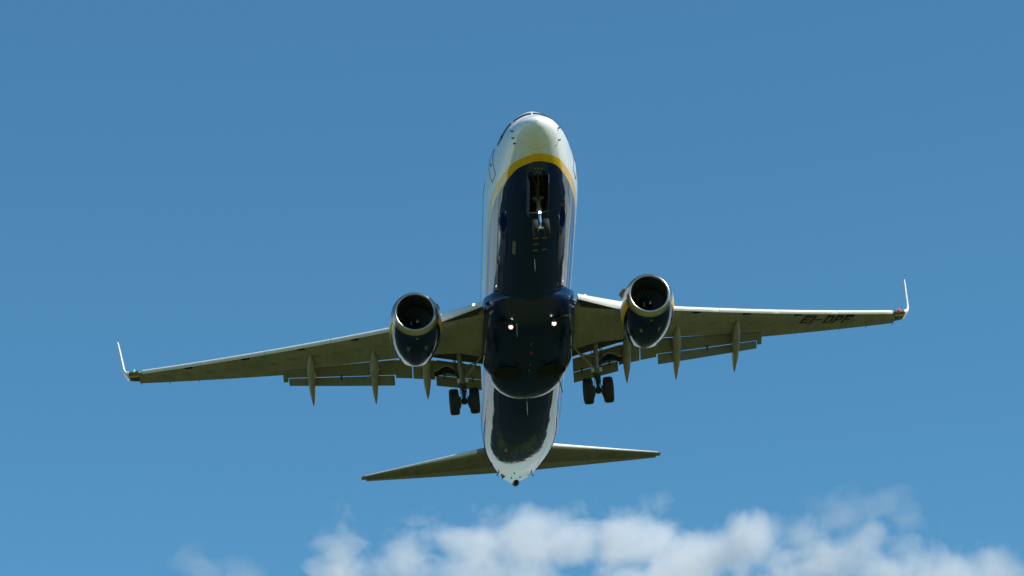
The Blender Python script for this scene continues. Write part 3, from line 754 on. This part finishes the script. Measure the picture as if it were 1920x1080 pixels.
# ---- tail surfaces
def zst(y): return .95+.125*y
ST_LE = [(.4, 34.35), (1.7, 35.1), (7.10, 38.62)]; ST_TE = [(.4, 37.6), (1.0, 37.75), (7.10, 39.22)]
for s in (1, -1):
    def foil(y, x0, x1, th, a, b):
        prof = [(0, 0), (.01, -.4), (.05, -.75), (.2, -1), (.45, -.85), (.72, -.5), (1, -.04), (1, .04), (.72, .5), (.45, .85), (.2, 1), (.05, .75), (.01, .4)]
        return [(x0+(x1-x0)*u, s*y, zst(y)+th*v) for u, v in prof]
    mb = MB(); rr = []
    for y in (.4, 1.0, 1.7, 2.6, 3.6, 4.6, 5.6, 6.4, 7.0, 7.10, 7.17):
        k = 1 if y < 7.1 else (.9 if y < 7.15 else .5)
        x0 = interp(ST_LE, y); x1 = x0+(interp(ST_TE, y)-x0)*.725
        rr.append(foil(y, x0+(0 if k == 1 else .03), x1, (.17-.0165*y)*k, 0, 0))
    mb.loft(rr); stb = mb.build("tailplane", M_STAB, root, angle=35)
    mb = MB(); rr = []
    for y in (.7, 2.6, 4.6, 6.4, 6.95):
        x0 = interp(ST_LE, y); x1 = interp(ST_TE, y); xa = x0+(x1-x0)*.72; th = .11-.0105*y
        rr.append([(xa, s*y, zst(y)-th*.7), (xa+.06, s*y, zst(y)-th*.95), (x1, s*y, zst(y)-.01), (x1, s*y, zst(y)+.01), (xa+.06, s*y, zst(y)+th*.95), (xa, s*y, zst(y)+th*.7)])
    mb.loft(rr); mb.build("elevator", M_WING, stb, False)
    # bare leading edge
    mb = MB(); rr = []
    for y in (1.75, 4.4, 7.0):
        x0 = interp(ST_LE, y)-.012; th = (.17-.0165*y)+.006
        rr.append([(x0+d_, s*y, zst(y)+th*v) for d_, v in ((.16, -.80), (.06, -.6), (.02, -.42), (-.004, 0), (.02, .42), (.06, .6), (.16, .80))])
    mb.loft(rr, False, False, False); mb.build("leading_edge", M_SLAT, stb, angle=60)
mb = MB(); mb.lathe([(-.03, .03), (0, .05), (.04, .03)], (35.5, 1.75, 1.06), 'z', 12); mb.build("logo_light", simple("amber_glass", (.7, .35, .03), .2), root.children[0])
fin_st = [(1.6, 30.2, 37.3, .06), (1.9, 31.7, 37.4, .20), (2.4, 32.9, 37.5, .22), (4.5, 34.25, 38.0, .19), (7.0, 35.9, 38.6, .14), (8.7, 37.0, 39.0, .10), (8.85, 37.3, 39.0, .05)]
mb = MB(); rr = []
for z, x0, x1, th in fin_st:
    xm = x0+(x1-x0)*.72
    rr.append([(x0+(xm-x0)*u, th*v, z) for u, v in ((0, 0), (.05, .5), (.2, .95), (.5, 1), (1, .6), (1, -.6), (.5, -1), (.2, -.95), (.05, -.5))])
mb.loft(rr); fin = mb.build("tail_fin", M_NAVY, root)
mb = MB(); rr = []
for z, x0, x1, th in fin_st[1:-1]:
    xm = x0+(x1-x0)*.73
    rr.append([(xm, th*.58, z), (x1, .012, z), (x1, -.012, z), (xm, -th*.58, z)])
mb.loft(rr); mb.build("rudder", M_NAVY, fin, False)

# ---- landing gear
def wheel(c, R, w, parent, n=44):
    mb = MB(); h = w/2
    mb.lathe([(-h*.55, R*.55), (-h*.80, R*.64), (-h*.96, R*.78), (-h, R*.86), (-h*.90, R*.945), (-h*.66, R*.985), (-h*.30, R), (-h*.28, R*.985), (-h*.22, R*.985), (-h*.20, R), (h*.20, R), (h*.22, R*.985), (h*.28, R*.985), (h*.30, R), (h*.66, R*.985), (h*.90, R*.945), (h, R*.86), (h*.96, R*.78), (h*.80, R*.64), (h*.55, R*.55)], c, 'y', n)
    ty = mb.build("wheel", M_TYRE, parent, angle=50)
    mb = MB(); mb.lathe([(-h*.70, R*.12), (-h*.66, R*.34), (-h*.50, R*.44), (-h*.62, R*.56), (h*.62, R*.56), (h*.50, R*.44), (h*.66, R*.34), (h*.70, R*.12)], c, 'y', 30)
    # rim is fixed to the wheel: one sub-part would be a fourth level, so it stays with the gear
    mb.build("wheel_rim", M_RIM, parent, angle=50)
# nose gear
mb = MB()
mb.tube([(3.88, 0, -1.45), (3.90, 0, -2.3), (3.90, 0, -2.62)], [.085, .085, .08], 16)
mb.tube([(3.90, 0, -2.55), (3.90, 0, -2.78)], .10, 16)
ng = mb.build("nose_gear", M_GEAR, root)
mb = MB(); mb.tube([(3.90, 0, -2.7), (3.90, 0, -3.38)], .055, 14); mb.tube([(3.90, -.34, -3.38), (3.90, .34, -3.38)], .05, 12); mb.build("oleo_strut", M_CHROME, ng)
for y in (-.215, .215): wheel((3.90, y, -3.38), .345, .20, ng)
mb = MB(); mb.tube([(2.55, 0, -1.75), (3.86, 0, -2.22)], .035, 10); mb.tube([(2.6, -.28, -1.6), (3.2, 0, -1.99)], .022, 8); mb.tube([(2.6, .28, -1.6), (3.2, 0, -1.99)], .022, 8)
mb.tube([(3.86, -.34, -1.95), (3.88, -.16, -2.24), (3.88, .16, -2.24), (3.86, .34, -1.95)], .022, 8); mb.build("drag_brace", M_GDARK, ng)
mb = MB(); mb.box((3.86, 0, -2.12), (.16, .26, .12)); mb.box((3.80, .17, -2.12), (.07, .07, .08)); mb.box((3.80, -.17, -2.12), (.07, .07, .08)); mb.build("steering_actuator", M_GEAR, ng, bevel=.012)
mb = MB()
for a, b in (((3.98, 0, -2.72), (4.22, 0, -3.0)), ((4.22, 0, -3.0), (3.98, 0, -3.3))):
    mb.tube([a, b], .028, 8)
mb.build("torque_link", M_GDARK, ng)
mb = MB(); mb.tube([(3.80, 0, -2.76), (3.74, 0, -2.79), (3.71, 0, -2.80)], [.075, .085, .085], 18); tl = mb.build("taxi_light", M_GDARK, ng)
mb = MB(); mb.tube([(3.712, 0, -2.80), (3.69, 0, -2.806)], [.048, .036], 18); mb.build("lamp_lens", M_LAMP, tl)
for s in (1, -1):
    mb = MB(); rr = []
    for i in range(13):
        u = i/12; x = 2.42+2.55*u; zt = pch(BOT, x)+.05; d = .46*(1-.25*(2*u-1)**4); 
        if u > .93: d *= .7
        rr.append([(x, s*(.415-.05*q), zt-d*q) for q in (0, .35, .7, 1)]+[(x, s*(.435-.05*q), zt-d*q) for q in (1, .7, .35, 0)])
    mb.loft(rr); mb.build("gear_door", M_DOOR, ng)
# main gear
for s in (1, -1):
    Y = s*2.86; ax = (19.6, Y, -3.33)
    top = Vector((19.15, s*2.92, -1.25)); mid = Vector((19.47, s*2.88, -2.50)); ft = Vector(ax)
    mb = MB(); mb.tube([top, top.lerp(mid, .5), mid], [.115, .105, .10], 18); mb.tube([mid+Vector((-.01, 0, .12)), mid+Vector((.01, 0, -.10))], .135, 16)
    mgr = mb.build("main_gear", M_GEAR, root)
    mb = MB(); mb.tube([mid, ft], .075, 16); mb.tube([(19.6, Y-.36, -3.33), (19.6, Y+.36, -3.33)], .075, 14); mb.tube([ft+Vector((0, 0, .12)), ft+Vector((0, 0, -.10))], .12, 14); mb.build("oleo_strut", M_GDARK, mgr)
    for dy in (-.43, .43): wheel((19.6, Y+dy, -3.33), .56, .40, mgr)
    mb = MB()
    for dy in (-.20, .20): mb.lathe([(-.06, .20), (.06, .20)], (19.6, Y+dy, -3.33), 'y', 24)
    for dy in (-.24, .24):
        mb.box((19.45, Y+dy, -3.28), (.14, .10, .22)); mb.box((19.65, Y+dy*.9, -3.55), (.16, .08, .10))
    mb.build("brake_unit", M_GDARK, mgr, angle=30)
    mb = MB(); mb.tube([mid+Vector((-.02, -s*.05, .05)), (18.75, s*1.98, -1.66)], [.05, .045], 10); mb.tube([(18.98, s*2.20, -1.85), (19.2, s*2.85, -1.9)], .028, 8); mb.build("side_brace", M_GEAR, mgr)
    mb = MB(); mb.tube([(19.28, s*3.12, -1.35), (19.46, s*3.06, -2.35)], [.03, .03], 10); mb.tube([(19.22, s*3.2, -1.4), (19.40, s*3.14, -2.2)], .018, 6); mb.tube([(19.33, s*2.74, -1.4), (19.5, s*2.73, -3.2)], .015, 6); mb.tube([(19.36, s*2.99, -2.0), (19.42, s*3.0, -2.6), (19.5, s*2.98, -3.2)], .018, 6); mb.build("hydraulic_line", M_GDARK, mgr)
    mb = MB(); pbm = simple("pale_bracket", (.62, .61, .54), .5)
    for dy in (-.17, .17):
        mb = MB(); mb.box((19.30, Y+dy, -2.50), (.12, .13, .19)); mb.build("uplock_bracket", pbm, mgr, bevel=.012)
    mb = MB()
    for a, b in (((19.56, Y, -2.62), (19.22, Y, -2.92)), ((19.22, Y, -2.92), (19.5, Y, -3.25))):
        for dy in (-.09, .09): mb.tube([(a[0], a[1]+dy, a[2]), (b[0], b[1]+dy*.4, b[2])], .028, 8)
    mb.box((19.40, Y, -2.78), (.10, .22, .10)); mb.build("torque_link", M_GDARK, mgr)
    # strut door: curved panel outboard of the leg, seen nearly edge-on, with its arched lower rim
    mb = MB(); rr = []
    for i in range(17):
        u = i/16; yy = 3.02+1.0*u; arch = .40*sin(pi*min(1, u*1.12)) if u < .893 else 0
        zt = wz(yy)-.52+.02*u
        x = 19.55+.06*u
        rr.append([(x, s*yy, zt-.10+arch*.62), (x+.05, s*yy, zt-.10+arch*.62), (x+.09, s*yy, zt-.30+arch*.45), (x+.03, s*yy, zt-.30+arch*.45)])
    mb.loft(rr); gd = mb.build("gear_door", M_BLACK, mgr)
    mb = MB(); mb.tube([(p[0][0]-.01, p[0][1], p[0][2]+.02) for p in rr], .028, 8); mb.build("door_rim", M_FAIR, gd)

# ------------------------------------------------------------------ clouds: real volumes about 2.6 km off
F = 6972.04; CAM = Vector((0, 0, 1.7))
def world_ray(u, v): return (rt*((u-960)/F)+dn*((v-540)/F)+fw).normalized()
def cloud(name, label, blobs, dist, depth, dens, seed, nscale):
    """blobs: (u, v, half width, half height, weight) as seen against the sky; each becomes an ellipsoid of vapour"""
    B = []
    for u, v, a, b, w in blobs:
        p = CAM+world_ray(u, v+14)*dist; k = dist/F
        B.append((p, Vector((depth, a*k, b*k*1.05)), w))
    cen = sum((p for p, r, w in B), Vector())/len(B)
    lo = Vector([min((p-cen)[i]-r[i]*1.5 for p, r, w in B) for i in range(3)]); hi = Vector([max((p-cen)[i]+r[i]*1.5 for p, r, w in B) for i in range(3)])
    mb = MB(); mb.box((lo+hi)/2, hi-lo)
    o = mb.build(name, None, None, False); o.location = cen
    m = bpy.data.materials.new(name+"_vapour"); m.use_nodes = True; nt = m.node_tree; nt.nodes.clear()
    t = NT.__new__(NT); t.m = m; t.n = nt.nodes; t.l = nt.links
    co = t.objco()
    nz = t.node("ShaderNodeTexNoise"); t.l.new(co, nz.inputs['Vector']); nz.noise_dimensions = '4D'; nz.inputs['W'].default_value = seed
    nz.inputs['Scale'].default_value = nscale; nz.inputs['Detail'].default_value = 8; nz.inputs['Roughness'].default_value = .60; nz.inputs['Distortion'].default_value = .4
    acc = None
    for p, r, w in B:
        mp = t.node("ShaderNodeVectorMath", operation='SUBTRACT'); t.l.new(co, mp.inputs[0]); mp.inputs[1].default_value = p-cen
        sc = t.node("ShaderNodeVectorMath", operation='DIVIDE'); t.l.new(mp.outputs[0], sc.inputs[0]); sc.inputs[1].default_value = r
        d = t.node("ShaderNodeVectorMath", operation='LENGTH'); t.l.new(sc.outputs[0], d.inputs[0])
        f = t.math('MULTIPLY_ADD', d.outputs['Value'], -w, w)
        acc = f if acc is None else t.math('SMOOTH_MAX', acc, f, .25)
    h = t.math('MULTIPLY_ADD', t.math('SUBTRACT', nz.outputs[0], .5), 3.4, t.math('SUBTRACT', acc, .40))
    h = t.math('MULTIPLY', h, 1.5, clamp=True)
    pv = t.node("ShaderNodeVolumePrincipled"); pv.inputs['Color'].default_value = (.998, .998, .998, 1); pv.inputs['Anisotropy'].default_value = .25
    t.l.new(t.math('MULTIPLY', h, dens), pv.inputs['Density'])
    ou = t.node("ShaderNodeOutputMaterial"); t.l.new(pv.outputs[0], ou.inputs['Volume'])
    m.cycles.volume_step_rate = .25
    o.data.materials.append(m); o['label'] = label; o['category'] = 'cloud'; o['group'] = 'clouds low in the sky'
    return o
cloud("cloud", "long soft white cumulus bank spreading along the lower edge below the plane's tail", [(650, 1050, 110, 55, .9), (760, 1030, 140, 46, 1.0), (880, 1028, 150, 48, 1.2), (980, 1010, 120, 50, 1.25), (1060, 1000, 90, 45, 1.3), (1190, 1004, 120, 55, 1.4), (1300, 1040, 150, 60, 1.4), (1400, 1005, 90, 50, 1.15), (1460, 1050, 130, 52, 1.1), (860, 1115, 300, 62, 1.4), (1150, 1125, 400, 62, 1.4)], 2600, 90, .044, 1.7, .028)
cloud("cloud", "thin translucent veil of cloud at lower right, trailing off the white bank", [(1560, 1045, 130, 60, 1.2), (1680, 1060, 150, 56, 1.25), (1810, 1062, 140, 46, 1.35), (1900, 1080, 90, 36, 1.2), (1500, 1010, 80, 36, .8), (1640, 1005, 120, 40, .8), (1720, 1110, 240, 50, 1.5)], 2520, 70, .032, 12.6, .032)
cloud("cloud", "thin torn wisp of cloud above the right end of the white bank", [(1640, 928, 90, 30, 1.2), (1560, 956, 100, 34, 1.2), (1690, 975, 90, 28, .95)], 2450, 50, .011, 4.1, .036)
cloud("cloud", "small faint cloud puff at lower left, apart from the long bank", [(385, 1048, 90, 34, 1.15), (440, 1080, 100, 42, 1.35)], 2500, 50, .013, 8.3, .036)
